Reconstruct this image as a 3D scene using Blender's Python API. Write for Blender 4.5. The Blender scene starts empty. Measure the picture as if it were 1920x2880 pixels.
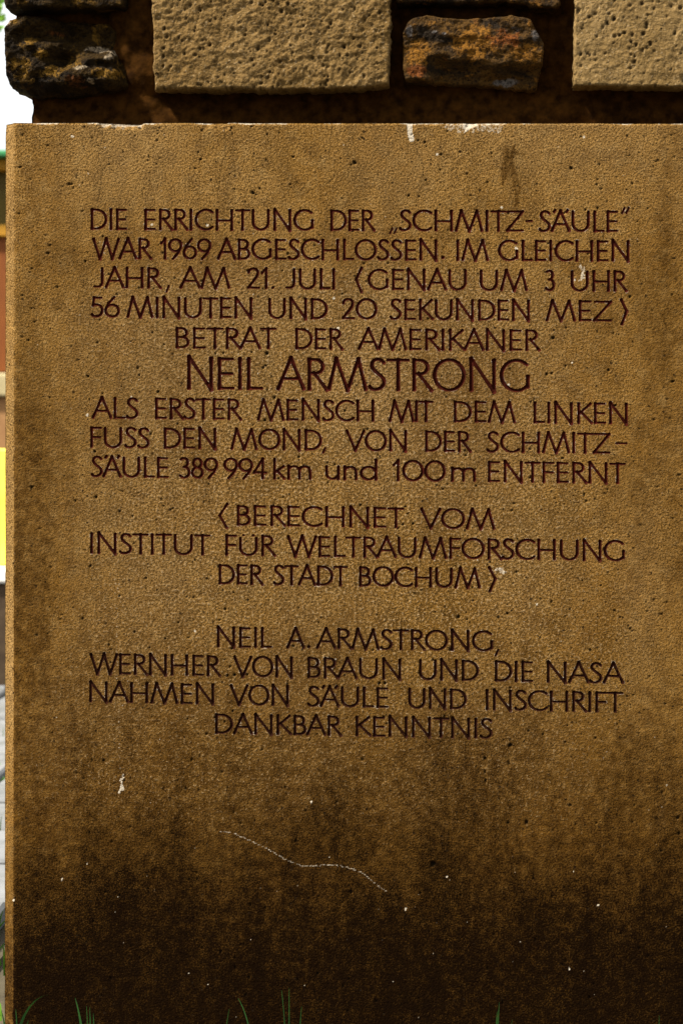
import bpy, bmesh, math, random
import numpy as np
from mathutils import Vector, Matrix

S = bpy.context.scene
COL = S.collection
R = math.radians
# ------------------------------------------------------------------ camera
ZC = 0.775                      # height of the point the lens is aimed at
DIST, FPX = 3.0, 6000.0         # metres to the slab, focal length in photo pixels
YAW, PIT, ROL = R(3.599), R(-2.973), R(0.5275)
fw = Vector((-math.sin(YAW)*math.cos(PIT), math.cos(YAW)*math.cos(PIT), math.sin(PIT)))
rt = fw.cross(Vector((0, 0, 1))).normalized()
up = rt.cross(fw)
rt2 = rt*math.cos(ROL) + up*math.sin(ROL)
up2 = up*math.cos(ROL) - rt*math.sin(ROL)
CAM = Vector((0, 0, ZC)) - fw*DIST
cd = bpy.data.cameras.new("camera")
cam = bpy.data.objects.new("camera", cd)
COL.objects.link(cam)
M = Matrix((rt2, up2, -fw)).transposed().to_4x4()
M.translation = CAM
cam.matrix_world = M
cd.sensor_fit = 'VERTICAL'
cd.sensor_height = 36
cd.sensor_width = 24
cd.lens = 36*FPX/2880
cd.clip_start = 0.05
cd.clip_end = 500
cd.dof.use_dof = True
cd.dof.focus_distance = DIST
cd.dof.aperture_fstop = 8.0
S.camera = cam
S.render.resolution_x, S.render.resolution_y = 682, 1024

# ------------------------------------------------------------------ light
SUN_EL, SUN_AZ = 50.0, 63.0     # degrees; azimuth measured from the slab's front normal towards the left
to_sun = Vector((-math.sin(R(SUN_AZ))*math.cos(R(SUN_EL)), -math.cos(R(SUN_AZ))*math.cos(R(SUN_EL)), math.sin(R(SUN_EL))))
w = bpy.data.worlds.new("World")
S.world = w
w.use_nodes = True
wn = w.node_tree
bg = wn.nodes['Background']
sky = wn.nodes.new('ShaderNodeTexSky')
sky.sky_type = 'NISHITA'
sky.sun_disc = False
sky.sun_elevation = R(SUN_EL)
sky.sun_rotation = math.atan2(to_sun.x, to_sun.y)
sky.dust_density = 6.0
sky.air_density = 1.0
sky.ozone_density = 1.0
veil = wn.nodes.new('ShaderNodeMix'); veil.data_type = 'RGBA'      # thin bright cloud over the whole sky
tcw = wn.nodes.new('ShaderNodeTexCoord'); cn = wn.nodes.new('ShaderNodeTexNoise')
wn.links.new(tcw.outputs['Generated'], cn.inputs['Vector']); cn.inputs['Scale'].default_value = 2.2; cn.inputs['Detail'].default_value = 6
cr = wn.nodes.new('ShaderNodeMapRange'); wn.links.new(cn.outputs[0], cr.inputs[0])
cr.inputs[1].default_value = .3; cr.inputs[2].default_value = .6; cr.inputs[3].default_value = .55; cr.inputs[4].default_value = .9
wn.links.new(cr.outputs[0], veil.inputs[0]); wn.links.new(sky.outputs[0], veil.inputs[6]); veil.inputs[7].default_value = (6.0, 6.0, 6.0, 1)
wn.links.new(veil.outputs[2], bg.inputs[0])
bg.inputs[1].default_value = 0.10
sl = bpy.data.lights.new("sun", 'SUN')
sl.energy = 5.0
sl.angle = R(4)
sl.color = (1, 0.93, 0.82)
so = bpy.data.objects.new("sun", sl)
COL.objects.link(so)
so.rotation_euler = (-to_sun).to_track_quat('-Z', 'Y').to_euler()
S.view_settings.view_transform = 'Standard'
S.view_settings.look = 'None'
S.view_settings.exposure = 1.35
S.view_settings.gamma = 1.0

# ------------------------------------------------------------------ helpers
rng = np.random.default_rng(7)
random.seed(7)

def at(px, py, Y=0.0):
    """photo pixel -> point on the vertical plane at depth Y"""
    d = fw + rt2*((px-960)/FPX) - up2*((py-1440)/FPX)
    t = (Y - CAM.y)/d.y
    return CAM + d*t

def atv(px, py, Y=0.0):
    px = np.asarray(px, float); py = np.asarray(py, float)
    a = (px-960)/FPX; b = (py-1440)/FPX
    d = [fw[i] + rt2[i]*a - up2[i]*b for i in range(3)]
    t = (Y-CAM.y)/d[1]
    return CAM.x+d[0]*t, CAM.z+d[2]*t

_tab = rng.random((256, 256))
def vnoise(x, y):
    """value noise, -1..1"""
    xi = np.floor(x).astype(np.int64); yi = np.floor(y).astype(np.int64)
    fx = x-xi; fy = y-yi
    fx = fx*fx*(3-2*fx); fy = fy*fy*(3-2*fy)
    a = _tab[xi & 255, yi & 255]; b = _tab[(xi+1) & 255, yi & 255]
    c = _tab[xi & 255, (yi+1) & 255]; d = _tab[(xi+1) & 255, (yi+1) & 255]
    return ((a*(1-fx)+b*fx)*(1-fy) + (c*(1-fx)+d*fx)*fy)*2-1

def fbm(x, y, scale, octs=4, gain=0.5, seed=0.0):
    """scale = wavelength of the first octave"""
    o = np.zeros(np.broadcast(x, y).shape); a = 1.0; tot = 0
    f = 1.0/scale
    for k in range(octs):
        ang = 0.6*k+0.3
        xr = (x*math.cos(ang)-y*math.sin(ang))*f + 17.3*k + seed
        yr = (x*math.sin(ang)+y*math.cos(ang))*f + 9.1*k + seed*1.7
        o = o + a*vnoise(xr, yr); tot += a
        a *= gain; f *= 2.03
    return o/tot

def sstep(a, b, x):
    t = np.clip((x-a)/(b-a), 0, 1)
    return t*t*(3-2*t)

def seg_dist(X, Z, pts):
    """distance of grid points to a polyline"""
    best = np.full(X.shape, 1e9)
    for (x0, z0), (x1, z1) in zip(pts[:-1], pts[1:]):
        dx, dz = x1-x0, z1-z0
        L = dx*dx+dz*dz+1e-12
        t = np.clip(((X-x0)*dx+(Z-z0)*dz)/L, 0, 1)
        best = np.minimum(best, np.hypot(X-x0-t*dx, Z-z0-t*dz))
    return best

def link(name, me, mat=None, parent=None):
    o = bpy.data.objects.new(name, me)
    COL.objects.link(o)
    if mat is not None:
        me.materials.append(mat)
    if parent is not None:
        o.parent = parent
    return o

def raw_mesh(name, co, faces_list, smooth=True):
    """co (n,3); faces_list: arrays (m,k) of vertex indices"""
    me = bpy.data.meshes.new(name)
    me.vertices.add(len(co))
    me.vertices.foreach_set('co', np.ascontiguousarray(co, dtype=np.float32).ravel())
    faces_list = [f for f in faces_list if len(f)]
    loops = np.concatenate([f.ravel() for f in faces_list]).astype(np.int32)
    tot = np.concatenate([np.full(len(f), f.shape[1]) for f in faces_list]).astype(np.int32)
    start = np.concatenate([[0], np.cumsum(tot)[:-1]]).astype(np.int32)
    me.loops.add(len(loops))
    me.loops.foreach_set('vertex_index', loops)
    me.polygons.add(len(tot))
    me.polygons.foreach_set('loop_start', start)
    me.polygons.foreach_set('loop_total', tot)
    me.polygons.foreach_set('use_smooth', np.full(len(tot), smooth, dtype=bool))
    me.update(calc_edges=True)
    return me

def set_attr(me, name, rgba):
    a = me.color_attributes.new(name, 'FLOAT_COLOR', 'POINT')
    a.data.foreach_set('color', np.ascontiguousarray(rgba, dtype=np.float32).ravel())

def thing(name, label, cat, loc=(0, 0, 0), group=None):
    o = bpy.data.objects.new(name, None)
    COL.objects.link(o)
    o.location = loc
    o.empty_display_size = 0.1
    o['label'] = label; o['category'] = cat
    if group: o['group'] = group
    bpy.context.view_layer.update()
    return o

def from_bm(name, bm, mat, parent=None, smooth=False):
    me = bpy.data.meshes.new(name)
    bmesh.ops.recalc_face_normals(bm, faces=bm.faces)
    bm.to_mesh(me); bm.free()
    if smooth:
        for p in me.polygons: p.use_smooth = True
    return link(name, me, mat, parent)

def box_bm(x0, x1, y0, y1, z0, z1, bev=0.004, bm=None, seg=1):
    bm = bm or bmesh.new()
    r = bmesh.ops.create_cube(bm, size=1.0)
    for v in r['verts']:
        v.co = Vector((x0+(v.co.x+.5)*(x1-x0), y0+(v.co.y+.5)*(y1-y0), z0+(v.co.z+.5)*(z1-z0)))
    if bev:
        es = list({e for v in r['verts'] for e in v.link_edges})
        bmesh.ops.bevel(bm, geom=es, offset=bev, segments=seg, affect='EDGES')
    return bm

# ---- material node helper
class NT:
    def __init__(s, name):
        s.m = bpy.data.materials.new(name); s.m.use_nodes = True
        s.t = s.m.node_tree; s.b = s.t.nodes['Principled BSDF']
    def n(s, typ, **k):
        nd = s.t.nodes.new(typ)
        for a, v in k.items():
            if a.startswith('_'):
                setattr(nd, a[1:], v)
            elif a.startswith('i'):
                nd.inputs[int(a[1:])].default_value = v
        return nd
    def l(s, a, b): s.t.links.new(a, b)
    def coord(s, scale=(1, 1, 1)):
        c = s.n('ShaderNodeTexCoord')
        m = s.n('ShaderNodeMapping'); m.inputs['Scale'].default_value = scale
        s.l(c.outputs['Object'], m.inputs[0]); return m.outputs[0]
    def noise(s, v, scale, detail=4, rough=.55, dist=0.0):
        nd = s.n('ShaderNodeTexNoise'); s.l(v, nd.inputs['Vector'])
        nd.inputs['Scale'].default_value = scale; nd.inputs['Detail'].default_value = detail
        nd.inputs['Roughness'].default_value = rough; nd.inputs['Distortion'].default_value = dist
        return nd.outputs[0]
    def voro(s, v, scale, rand=1.0, feature='F1', out=0):
        nd = s.n('ShaderNodeTexVoronoi', _feature=feature); s.l(v, nd.inputs['Vector'])
        nd.inputs['Scale'].default_value = scale
        nd.inputs['Randomness'].default_value = rand
        return nd.outputs[out]
    def ramp(s, f, *stops):
        nd = s.n('ShaderNodeValToRGB'); s.l(f, nd.inputs[0])
        e = nd.color_ramp.elements
        while len(e) < len(stops): e.new(0.5)
        for k, (p, c) in enumerate(stops):
            e[k].position = p
            e[k].color = (c, c, c, 1) if isinstance(c, (int, float)) else (*c, 1)
        return nd.outputs[0]
    def mix(s, f, a, b, mode='MIX'):
        nd = s.n('ShaderNodeMix', _data_type='RGBA', _blend_type=mode)
        for sock, v in ((nd.inputs[0], f), (nd.inputs[6], a), (nd.inputs[7], b)):
            if hasattr(v, 'is_output'): s.l(v, sock)
            elif isinstance(v, (int, float)) and sock is not nd.inputs[0]: sock.default_value = (v, v, v, 1)
            elif isinstance(v, (int, float)): sock.default_value = v
            else: sock.default_value = (*v, 1)
        return nd.outputs[2]
    def math(s, op, a, b=0.0, clamp=False):
        nd = s.n('ShaderNodeMath', _operation=op, _use_clamp=clamp)
        for k, v in enumerate((a, b)):
            if hasattr(v, 'is_output'): s.l(v, nd.inputs[k])
            else: nd.inputs[k].default_value = v
        return nd.outputs[0]
    def bump(s, h, strength, dist, normal=None):
        nd = s.n('ShaderNodeBump'); s.l(h, nd.inputs['Height'])
        nd.inputs['Strength'].default_value = strength; nd.inputs['Distance'].default_value = dist
        if normal is not None: s.l(normal, nd.inputs['Normal'])
        return nd.outputs[0]
    def out(s, color=None, rough=.9, normal=None, spec=0.25):
        if color is not None:
            if hasattr(color, 'is_output'): s.l(color, s.b.inputs['Base Color'])
            else: s.b.inputs['Base Color'].default_value = (*color, 1)
        if hasattr(rough, 'is_output'): s.l(rough, s.b.inputs['Roughness'])
        else: s.b.inputs['Roughness'].default_value = rough
        s.b.inputs['Specular IOR Level'].default_value = spec
        if normal is not None: s.l(normal, s.b.inputs['Normal'])
        return s.m

def mat_slab():
    k = NT('sand_coloured_cast_stone')
    v = k.coord()
    at_ = k.n('ShaderNodeAttribute', _attribute_name='wear')
    sep = k.n('ShaderNodeSeparateColor'); k.l(at_.outputs['Color'], sep.inputs[0])
    stain_vignette, pale, coarse, pit = sep.outputs[0], sep.outputs[1], sep.outputs[2], at_.outputs['Alpha']
    big = k.noise(v, 5, 5, .6)
    mid = k.noise(v, 28, 4, .6)
    vs = k.coord((1, 1, .25))
    streak = k.noise(vs, 24, 4, .6)
    grain = k.noise(v, 460, 3, .7)
    sand = k.noise(v, 270, 2, .6)
    c = k.mix(k.ramp(big, (.35, 0), (.65, 1)), (.128, .0605, .0092), (.168, .089, .0200))
    c = k.mix(k.ramp(mid, (.40, .75), (.52, 0)), c, (.068, .031, .0045))
    c = k.mix(k.ramp(k.noise(v, 55, 5, .65), (.50, 0), (.68, .55)), c, (.215, .132, .045))
    c = k.mix(k.ramp(streak, (.36, .6), (.5, 0)), c, (.075, .036, .006))
    tn = k.n('ShaderNodeAttribute', _attribute_name='tone')      # bleached, less weathered stone; sunlit chamfer painted paler
    c = k.mix(k.math('MULTIPLY', tn.outputs['Fac'], .50), c, (.228, .143, .057))
    # grains: dark and pale sand
    c = k.mix(k.ramp(grain, (.37, .92), (.50, 0)), c, (.024, .0125, .0026))
    c = k.mix(k.ramp(grain, (.54, 0), (.68, .65)), c, (.30, .19, .070))
    c = k.mix(k.math('MULTIPLY', k.ramp(sand, (.38, .75), (.50, 0)), coarse), c, (.045, .025, .007))
    c = k.mix(k.math('MULTIPLY', k.ramp(sand, (.55, 0), (.68, .62)), coarse), c, (.30, .215, .115))
    # damp and algae rising from the ground plus lens vignetting painted in, broken up by streaks
    blot = k.noise(v, 75, 5, .7)
    sm = k.math('ADD', stain_vignette, k.math('MULTIPLY', k.math('SUBTRACT', streak, .5), .75))
    sm = k.math('ADD', sm, k.math('MULTIPLY', k.math('SUBTRACT', blot, .5), 1.7))
    sm = k.math('ADD', sm, k.math('MULTIPLY', k.math('SUBTRACT', grain, .5), 3.0))
    sm = k.math('MULTIPLY', sm, k.ramp(stain_vignette, (.02, 0), (.30, .70), (.95, 1.0)))
    c = k.mix(k.ramp(sm, (0, 0), (.30, .72), (1, .85)), c, (.066, .029, .0040))      # rusty brown damp and painted edge falloff
    c = k.mix(k.ramp(sm, (.12, 0), (.50, .68), (.80, .93), (1, .985)), c, (.0032, .0012, .0002))
    # lime and lichen, plus highlights painted on letter edges, top edge and chamfer
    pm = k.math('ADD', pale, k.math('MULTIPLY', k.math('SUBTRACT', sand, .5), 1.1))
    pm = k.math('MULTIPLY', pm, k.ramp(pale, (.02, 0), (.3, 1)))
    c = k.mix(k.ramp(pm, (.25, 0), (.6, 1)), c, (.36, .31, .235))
    # little pores
    vd = k.voro(v, 150, 1)
    vc = k.voro(v, 150, 1, out=1)
    sc = k.n('ShaderNodeSeparateColor'); k.l(vc, sc.inputs[0])
    rad = k.math('MULTIPLY', k.math('SUBTRACT', sc.outputs[0], .86), 2.1)
    pore = k.ramp(k.math('SUBTRACT', rad, vd), (0, 0), (.05, 1))
    c = k.mix(k.math('MULTIPLY', pore, .85), c, (.012, .007, .003))
    c = k.mix(pit, c, (.008, .005, .002))
    h = k.math('ADD', k.math('MULTIPLY', grain, .6), k.math('MULTIPLY', sand, .9))
    h = k.math('SUBTRACT', h, k.math('MULTIPLY', pore, .8))
    nrm = k.bump(h, 1.0, .0026)
    return k.out(c, .95, nrm, .02)

def mat_paint():
    k = NT('dark_red_lettering_paint')
    v = k.coord()
    a = k.n('ShaderNodeAttribute', _attribute_name='wear')
    g = k.noise(v, 380, 3, .6)
    m = k.noise(v, 90, 3, .6)
    worn = k.mix(a.outputs['Fac'], (.030, .0032, .0012), (.013, .0036, .0011))
    c = k.mix(k.ramp(m, (.35, 0), (.7, .8)), worn, (.014, .003, .0018))
    c = k.mix(k.ramp(g, (.60, 0), (.76, .5)), c, (.06, .028, .011))
    return k.out(c, .85, k.bump(g, .5, .0006), .04)

def mat_tuff(name, base, light, holes, seed):
    k = NT(name)
    v = k.coord()
    big = k.noise(v, 9+seed, 4, .6)
    g = k.noise(v, 300, 3, .65)
    m = k.noise(v, 95, 3, .6)
    at_ = k.n('ShaderNodeAttribute', _attribute_name='wear')
    c = k.mix(k.ramp(big, (.35, 0), (.65, 1)), base, light)
    c = k.mix(k.ramp(m, (.34, .55), (.5, 0)), c, tuple(x*.42 for x in base))
    c = k.mix(k.ramp(g, (.58, 0), (.72, .55)), c, (.34, .26, .155))
    c = k.mix(k.ramp(g, (.3, .6), (.44, 0)), c, tuple(x*.35 for x in base))
    vd = k.voro(v, holes, 1); vc = k.voro(v, holes, 1, out=1)
    sc = k.n('ShaderNodeSeparateColor'); k.l(vc, sc.inputs[0])
    rad = k.math('MULTIPLY', k.math('SUBTRACT', sc.outputs[0], .82), 1.1)
    pore = k.ramp(k.math('SUBTRACT', rad, vd), (0, 0), (.06, 1))
    c = k.mix(k.math('MULTIPLY', pore, .8), c, (.018, .010, .004))
    c = k.mix(at_.outputs['Alpha'], c, (.012, .007, .003))
    h = k.math('ADD', k.math('MULTIPLY', g, .5), m)
    h = k.math('SUBTRACT', h, pore)
    return k.out(c, .92, k.bump(h, 1.0, .0033), .05)

def mat_rock(name, cols, sc=14.0):
    """dark quarry stone with ochre, rust and grey patches; fracture ridges"""
    k = NT(name)
    v = k.coord()
    vz = k.coord((1, 1, 2.2))
    at_ = k.n('ShaderNodeAttribute', _attribute_name='wear')
    sep = k.n('ShaderNodeSeparateColor'); k.l(at_.outputs['Color'], sep.inputs[0])
    a = k.noise(vz, sc, 6, .62, .6)
    b = k.noise(v, sc*2.6, 5, .65, .4)
    g = k.noise(v, 260, 3, .65)
    b2 = k.noise(v, sc*5, 5, .7)
    c = k.mix(k.ramp(a, (.40, 0), (.56, 1)), cols[0], cols[1])
    def patch(src, n_, lo, col, c):
        f = k.math('ADD', src, k.math('MULTIPLY', k.math('SUBTRACT', n_, .5), 2.2))
        f = k.math('MULTIPLY', f, k.ramp(src, (.02, 0), (.25, 1)))
        return k.mix(k.ramp(f, (lo, 0), (lo+.3, .92)), c, col)
    c = k.mix(k.ramp(b, (.57, 0), (.66, .75)), c, cols[2])
    c = k.mix(k.ramp(k.noise(v, sc*1.7, 4, .6, .9), (.64, 0), (.70, .5)), c, cols[3])
    c = patch(sep.outputs[1], b2, .2, cols[2], c)
    c = patch(sep.outputs[2], b2, .2, cols[3], c)
    c = patch(sep.outputs[0], b2, .2, cols[4], c)
    c = k.mix(k.ramp(g, (.36, .85), (.5, 0)), c, (.004, .0025, .0015))
    c = k.mix(k.ramp(b2, (.36, .5), (.46, 0)), c, cols[0])
    h = k.math('ADD', k.math('MULTIPLY', b, 1.2), k.math('MULTIPLY', g, .35))
    h = k.math('ADD', h, k.math('MULTIPLY', b2, .6))
    return k.out(c, .75, k.bump(h, 1.0, .009), .06)

def mat_simple(name, col, col2, scale, rough=.85, bump=.002, stretch=(1, 1, 1)):
    k = NT(name)
    v = k.coord(stretch)
    n_ = k.noise(v, scale, 5, .6)
    return k.out(k.mix(k.ramp(n_, (.35, 0), (.65, 1)), col, col2), rough, k.bump(n_, .6, bump))

M_SLAB = mat_slab()
M_PAINT = mat_paint()
M_TUFF1 = mat_tuff('coarse_tuff', (.098, .058, .018), (.148, .092, .033), 42, 0)
M_TUFF2 = mat_tuff('pale_tuff', (.130, .081, .028), (.178, .117, .047), 62, 2)
M_ROCK1 = mat_rock('dark_rubble', ((.0045, .0026, .0008), (.024, .013, .0022), (.12, .062, .008), (.060, .020, .004), (.20, .155, .10)), 13)
M_ROCK2 = mat_rock('rusty_slate', ((.012, .0075, .0035), (.055, .027, .005), (.15, .065, .008), (.10, .030, .005), (.085, .075, .068)), 15)
M_MORTAR = mat_simple('brown_mortar', (.0085, .0032, .0005), (.034, .0135, .0022), 60, .95, .004)
M_MORTAR.node_tree.nodes['Principled BSDF'].inputs['Specular IOR Level'].default_value = .02

# ------------------------------------------------------------------ lettering
def arc(cx, cy, rx, ry, a0, a1, n=14):
    return [(cx+rx*math.cos(R(a0+(a1-a0)*i/n)), cy+ry*math.sin(R(a0+(a1-a0)*i/n))) for i in range(n+1)]

def spline(p, n=4):
    out = []
    for i in range(len(p)-1):
        p0 = p[max(i-1, 0)]; p1 = p[i]; p2 = p[i+1]; p3 = p[min(i+2, len(p)-1)]
        for j in range(n):
            t = j/n
            out.append(tuple(.5*((2*p1[c])+(-p0[c]+p2[c])*t+(2*p0[c]-5*p1[c]+4*p2[c]-p3[c])*t*t+(-p0[c]+3*p1[c]-3*p2[c]+p3[c])*t**3) for c in (0, 1)))
    out.append(p[-1])
    return out

# glyph: width, strokes (cap height = 1), (left bearing, right bearing)
G = {}
def g(ch, w_, strokes, lb=.12, rb=.12): G[ch] = (w_, strokes, lb, rb)
g('A', .84, [[(0, 0), (.42, 1.05)], [(.42, 1.05), (.84, 0)], [(.14, .34), (.70, .34)]], .02, .02)
g('B', .50, [[(0, 0), (0, 1)], [(0, 1), (.2, 1)]+arc(.2, .765, .23, .235, 90, -90)+[(0, .53)], [(.2, .53)]+arc(.22, .265, .28, .265, 90, -90)+[(0, 0)]], .12, .07)
g('C', .82, [arc(.5, .5, .5, .52, 48, 312, 22)], .06, .04)
g('D', .74, [[(0, 0), (0, 1)], [(0, 1), (.22, 1)]+arc(.22, .5, .52, .5, 90, -90, 18)+[(0, 0)]], .12, .06)
g('E', .47, [[(0, 0), (0, 1)], [(0, 1), (.45, 1)], [(0, .5), (.43, .5)], [(0, 0), (.47, 0)]], .12, .07)
g('F', .46, [[(0, 0), (0, 1)], [(0, 1), (.46, 1)], [(0, .5), (.42, .5)]], .12, .03)
g('G', .88, [arc(.5, .5, .5, .52, 46, 318, 22)+[(.88, .17)], [(.88, .12), (.88, .46)]], .06, .10)
g('H', .74, [[(0, 0), (0, 1)], [(.74, 0), (.74, 1)], [(0, .47), (.74, .47)]])
g('I', .0, [[(0, 0), (0, 1)]])
g('J', .40, [spline([(.40, 1), (.40, .6), (.40, .28), (.35, .1), (.22, .02), (0, .02)])], .04, .12)
g('K', .62, [[(0, 0), (0, 1)], [(.56, 1), (.02, .46)], [(.12, .56), (.62, 0)]], .12, .02)
g('L', .45, [[(0, 0), (0, 1)], [(0, 0), (.45, 0)]], .12, .03)
g('M', 1.22, [[(0, 0), (.24, 1.04)], [(.24, 1.04), (.62, -.05)], [(.62, -.05), (.98, 1.02)], [(.98, 1.02), (1.22, 0)]], .05, .05)
g('N', .76, [[(0, 0), (0, 1.06)], [(0, 1.06), (.76, -.06)], [(.76, -.06), (.76, 1)]])
g('O', .98, [arc(.49, .5, .49, .52, 0, 360, 28)], .06, .06)
g('R', .58, [[(0, 0), (0, 1)], [(0, 1), (.2, 1)]+arc(.2, .765, .25, .235, 90, -90)+[(0, .53)], [(.16, .53), (.58, -.03)]], .12, .01)
g('S', .49, [spline([(.47, .90), (.38, .99), (.24, 1.02), (.11, .95), (.07, .79), (.16, .63), (.31, .50), (.45, .36), (.48, .20), (.38, .05), (.21, -.02), (.07, .0), (0, .08)], 3)], .05, .06)
g('T', .68, [[(0, 1), (.68, 1)], [(.34, 1), (.34, 0)]], .02, .02)
g('U', .76, [[(0, 1)]+arc(.38, .36, .38, .38, 180, 360, 14)+[(.76, 1)]], .11, .11)
g('V', .84, [[(0, 1), (.42, -.05)], [(.42, -.05), (.84, 1)]], .02, .02)
g('W', 1.30, [[(0, 1), (.33, -.06)], [(.33, -.06), (.66, 1.04)], [(.66, 1.04), (.97, -.06)], [(.97, -.06), (1.3, 1)]], .02, .02)
g('Z', .74, [[(.03, 1), (.74, 1)], [(.74, 1), (0, 0)], [(0, 0), (.74, 0)]], .05, .05)
DOTS = [[(.18, 1.12), (.20, 1.12)], [(.62, 1.12), (.64, 1.12)]]
g('Ä', .84, G['A'][1]+[[(.10, 1.0), (.14, 1.06)], [(.72, 1.0), (.76, 1.06)]], .02, .02)
g('Ü', .76, [[(0, .88)]+arc(.38, .34, .38, .36, 180, 360, 14)+[(.76, .88)]]+[[(.14, 1.04), (.17, 1.04)], [(.60, 1.04), (.63, 1.04)]], .11, .11)
g('0', .92, [arc(.46, .5, .46, .52, 0, 360, 26)], .06, .06)
g('1', .20, [[(0, .80), (.20, 1.04)], [(.20, 1.04), (.20, 0)]], .06, .12)
g('2', .54, [spline([(.02, .80), (.06, .94), (.2, 1.02), (.36, 1.0), (.47, .86), (.44, .66), (.30, .42), (0, 0)], 4), [(0, 0), (.54, 0)]], .05, .05)
g('3', .50, [spline([(.04, .96), (.2, 1.02), (.36, .96), (.42, .80), (.36, .62), (.18, .54)], 3), spline([(.18, .54), (.38, .50), (.49, .33), (.46, .12), (.30, -.01), (.12, -.01), (0, .08)], 3)], .06, .06)
g('4', .62, [[(.45, 0), (.45, 1.03)], [(.45, 1.03), (0, .28)], [(0, .28), (.62, .28)]], .03, .05)
g('5', .50, [[(.46, 1), (.10, 1)], [(.10, 1), (.05, .58)], spline([(.05, .58), (.22, .64), (.40, .56), (.50, .36), (.44, .12), (.26, -.01), (.08, .02), (0, .10)], 3)], .06, .06)
g('6', .64, [arc(.32, .31, .32, .32, 0, 360, 20), [(.03, .42), (.14, .70), (.42, 1.04)]], .05, .05)
g('9', .64, [arc(.32, .69, .32, .32, 0, 360, 20), [(.61, .58), (.50, .30), (.20, -.04)]], .05, .05)
g('8', .54, [arc(.27, .76, .21, .24, 0, 360, 16), arc(.27, .25, .27, .27, 0, 360, 18)], .05, .05)
g('k', .46, [[(0, 0), (0, 1.02)], [(.42, .64), (.01, .30)], [(.12, .40), (.46, 0)]], .10, .04)
g('m', 1.02, [[(0, 0), (0, .66)], [(0, .42)]+arc(.255, .42, .255, .23, 180, 0, 10)+[(.51, 0)], [(.51, .42)]+arc(.765, .42, .255, .23, 180, 0, 10)+[(1.02, 0)]], .10, .10)
g('n', .50, [[(0, 0), (0, .66)], [(0, .40)]+arc(.25, .40, .25, .25, 180, 0, 10)+[(.50, 0)]], .10, .10)
g('u', .52, [[(0, .66)]+arc(.26, .27, .26, .27, 180, 360, 10)+[(.52, .66)], [(.52, .3), (.52, 0)]], .10, .10)
g('d', .66, [arc(.33, .33, .33, .34, 0, 360, 20), [(.66, 0), (.66, 1.05)]], .06, .10)
g('(', .38, [[(.38, 1.10), (0, .48)], [(0, .48), (.36, -.18)]])
g(')', .38, [[(0, 1.10), (.38, .48)], [(.38, .48), (.04, -.20)]])

# lines: (x, baseline y) left, (x, baseline y) right, outer cap height, words (text, outer x0, outer x1)
LINES = [
 ((255, 647), (1740, 653), 61, [('DIE', 255, 360), ('ERRICHTUNG', 406, 883), ('DER', 928, 1056), ('SCHMITZ', 1120, 1474), ('SÄULE', 1512, 1740)]),
 ((260, 728.5), (1769, 736), 60, [('WAR', 260, 429), ('1969', 449, 596), ('ABGESCHLOSSEN', 610, 1230), ('IM', 1282, 1374), ('GLEICHEN', 1399, 1769)]),
 ((260, 810), (1765, 820.5), 60, [('JAHR', 260, 457), ('AM', 505, 649), ('21', 694, 754), ('JULI', 801, 943), ('(', 997, 1021), ('GENAU', 1032, 1312), ('UM', 1348, 1484), ('3', 1530, 1561), ('UHR', 1603, 1765)]),
 ((255, 893), (1721, 904.5), 60, [('56', 255, 339), ('MINUTEN', 356, 711), ('UND', 754, 922), ('20', 959, 1062), ('SEKUNDEN', 1094, 1490), ('MEZ', 1533, 1721), (')', 1741, 1765)]),
 ((494, 980.5), (1520, 987.5), 61, [('BETRAT', 494, 781), ('DER', 829, 967), ('AMERIKANER', 1005, 1520)]),
 ((526, 1095.5), (1489, 1102), 92, [('NEIL', 526, 742), ('ARMSTRONG', 777, 1489)]),
 ((258, 1177), (1765, 1193.5), 61, [('ALS', 258, 391), ('ERSTER', 435, 682), ('MENSCH', 722, 1053), ('MIT', 1091, 1220), ('DEM', 1275, 1450), ('LINKEN', 1499, 1765)]),
 ((254, 1259.6), (1717, 1277), 60, [('FUSS', 254, 423), ('DEN', 460, 609), ('MOND', 648, 907), ('VON', 971, 1145), ('DER', 1194, 1327), ('SCHMITZ', 1366, 1717)]),
 ((254, 1342), (1760, 1361), 60, [('SÄULE', 254, 476), ('389', 502, 615), ('994', 628, 753), ('km', 768, 876), ('und', 914, 1062), ('100', 1103, 1254), ('m', 1267, 1338), ('ENTFERNT', 1371, 1760)]),
 ((665, 1478.5), (1392, 1489.5), 59, [('(', 613, 643), ('BERECHNET', 665, 1139), ('VOM', 1180, 1392)]),
 ((254, 1557.5), (1757, 1579), 60, [('INSTITUT', 254, 595), ('FÜR', 633, 778), ('WELTRAUMFORSCHUNG', 806, 1757)]),
 ((614, 1643.5), (1352, 1655), 58, [('DER', 614, 743), ('STADT', 767, 979), ('BOCHUM', 1009, 1352), (')', 1371, 1397)]),
 ((609, 1821), (1389, 1832), 59, [('NEIL', 609, 768), ('A', 804, 858), ('ARMSTRONG', 888, 1386)]),
 ((251, 1896), (1753, 1924), 60, [('WERNHER', 251, 623), ('VON', 656, 824), ('BRAUN', 864, 1128), ('UND', 1177, 1347), ('DIE', 1390, 1500), ('NASA', 1536, 1754)]),
 ((251, 1975), (1752, 2005), 59, [('NAHMEN', 251, 603), ('VON', 646, 813), ('SÄULE', 863, 1094), ('UND', 1146, 1313), ('INSCHRIFT', 1365, 1753)]),
 ((605, 2064), (1385, 2078), 58, [('DANKBAR', 605, 963), ('KENNTNIS', 999, 1385)]),
]
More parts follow.
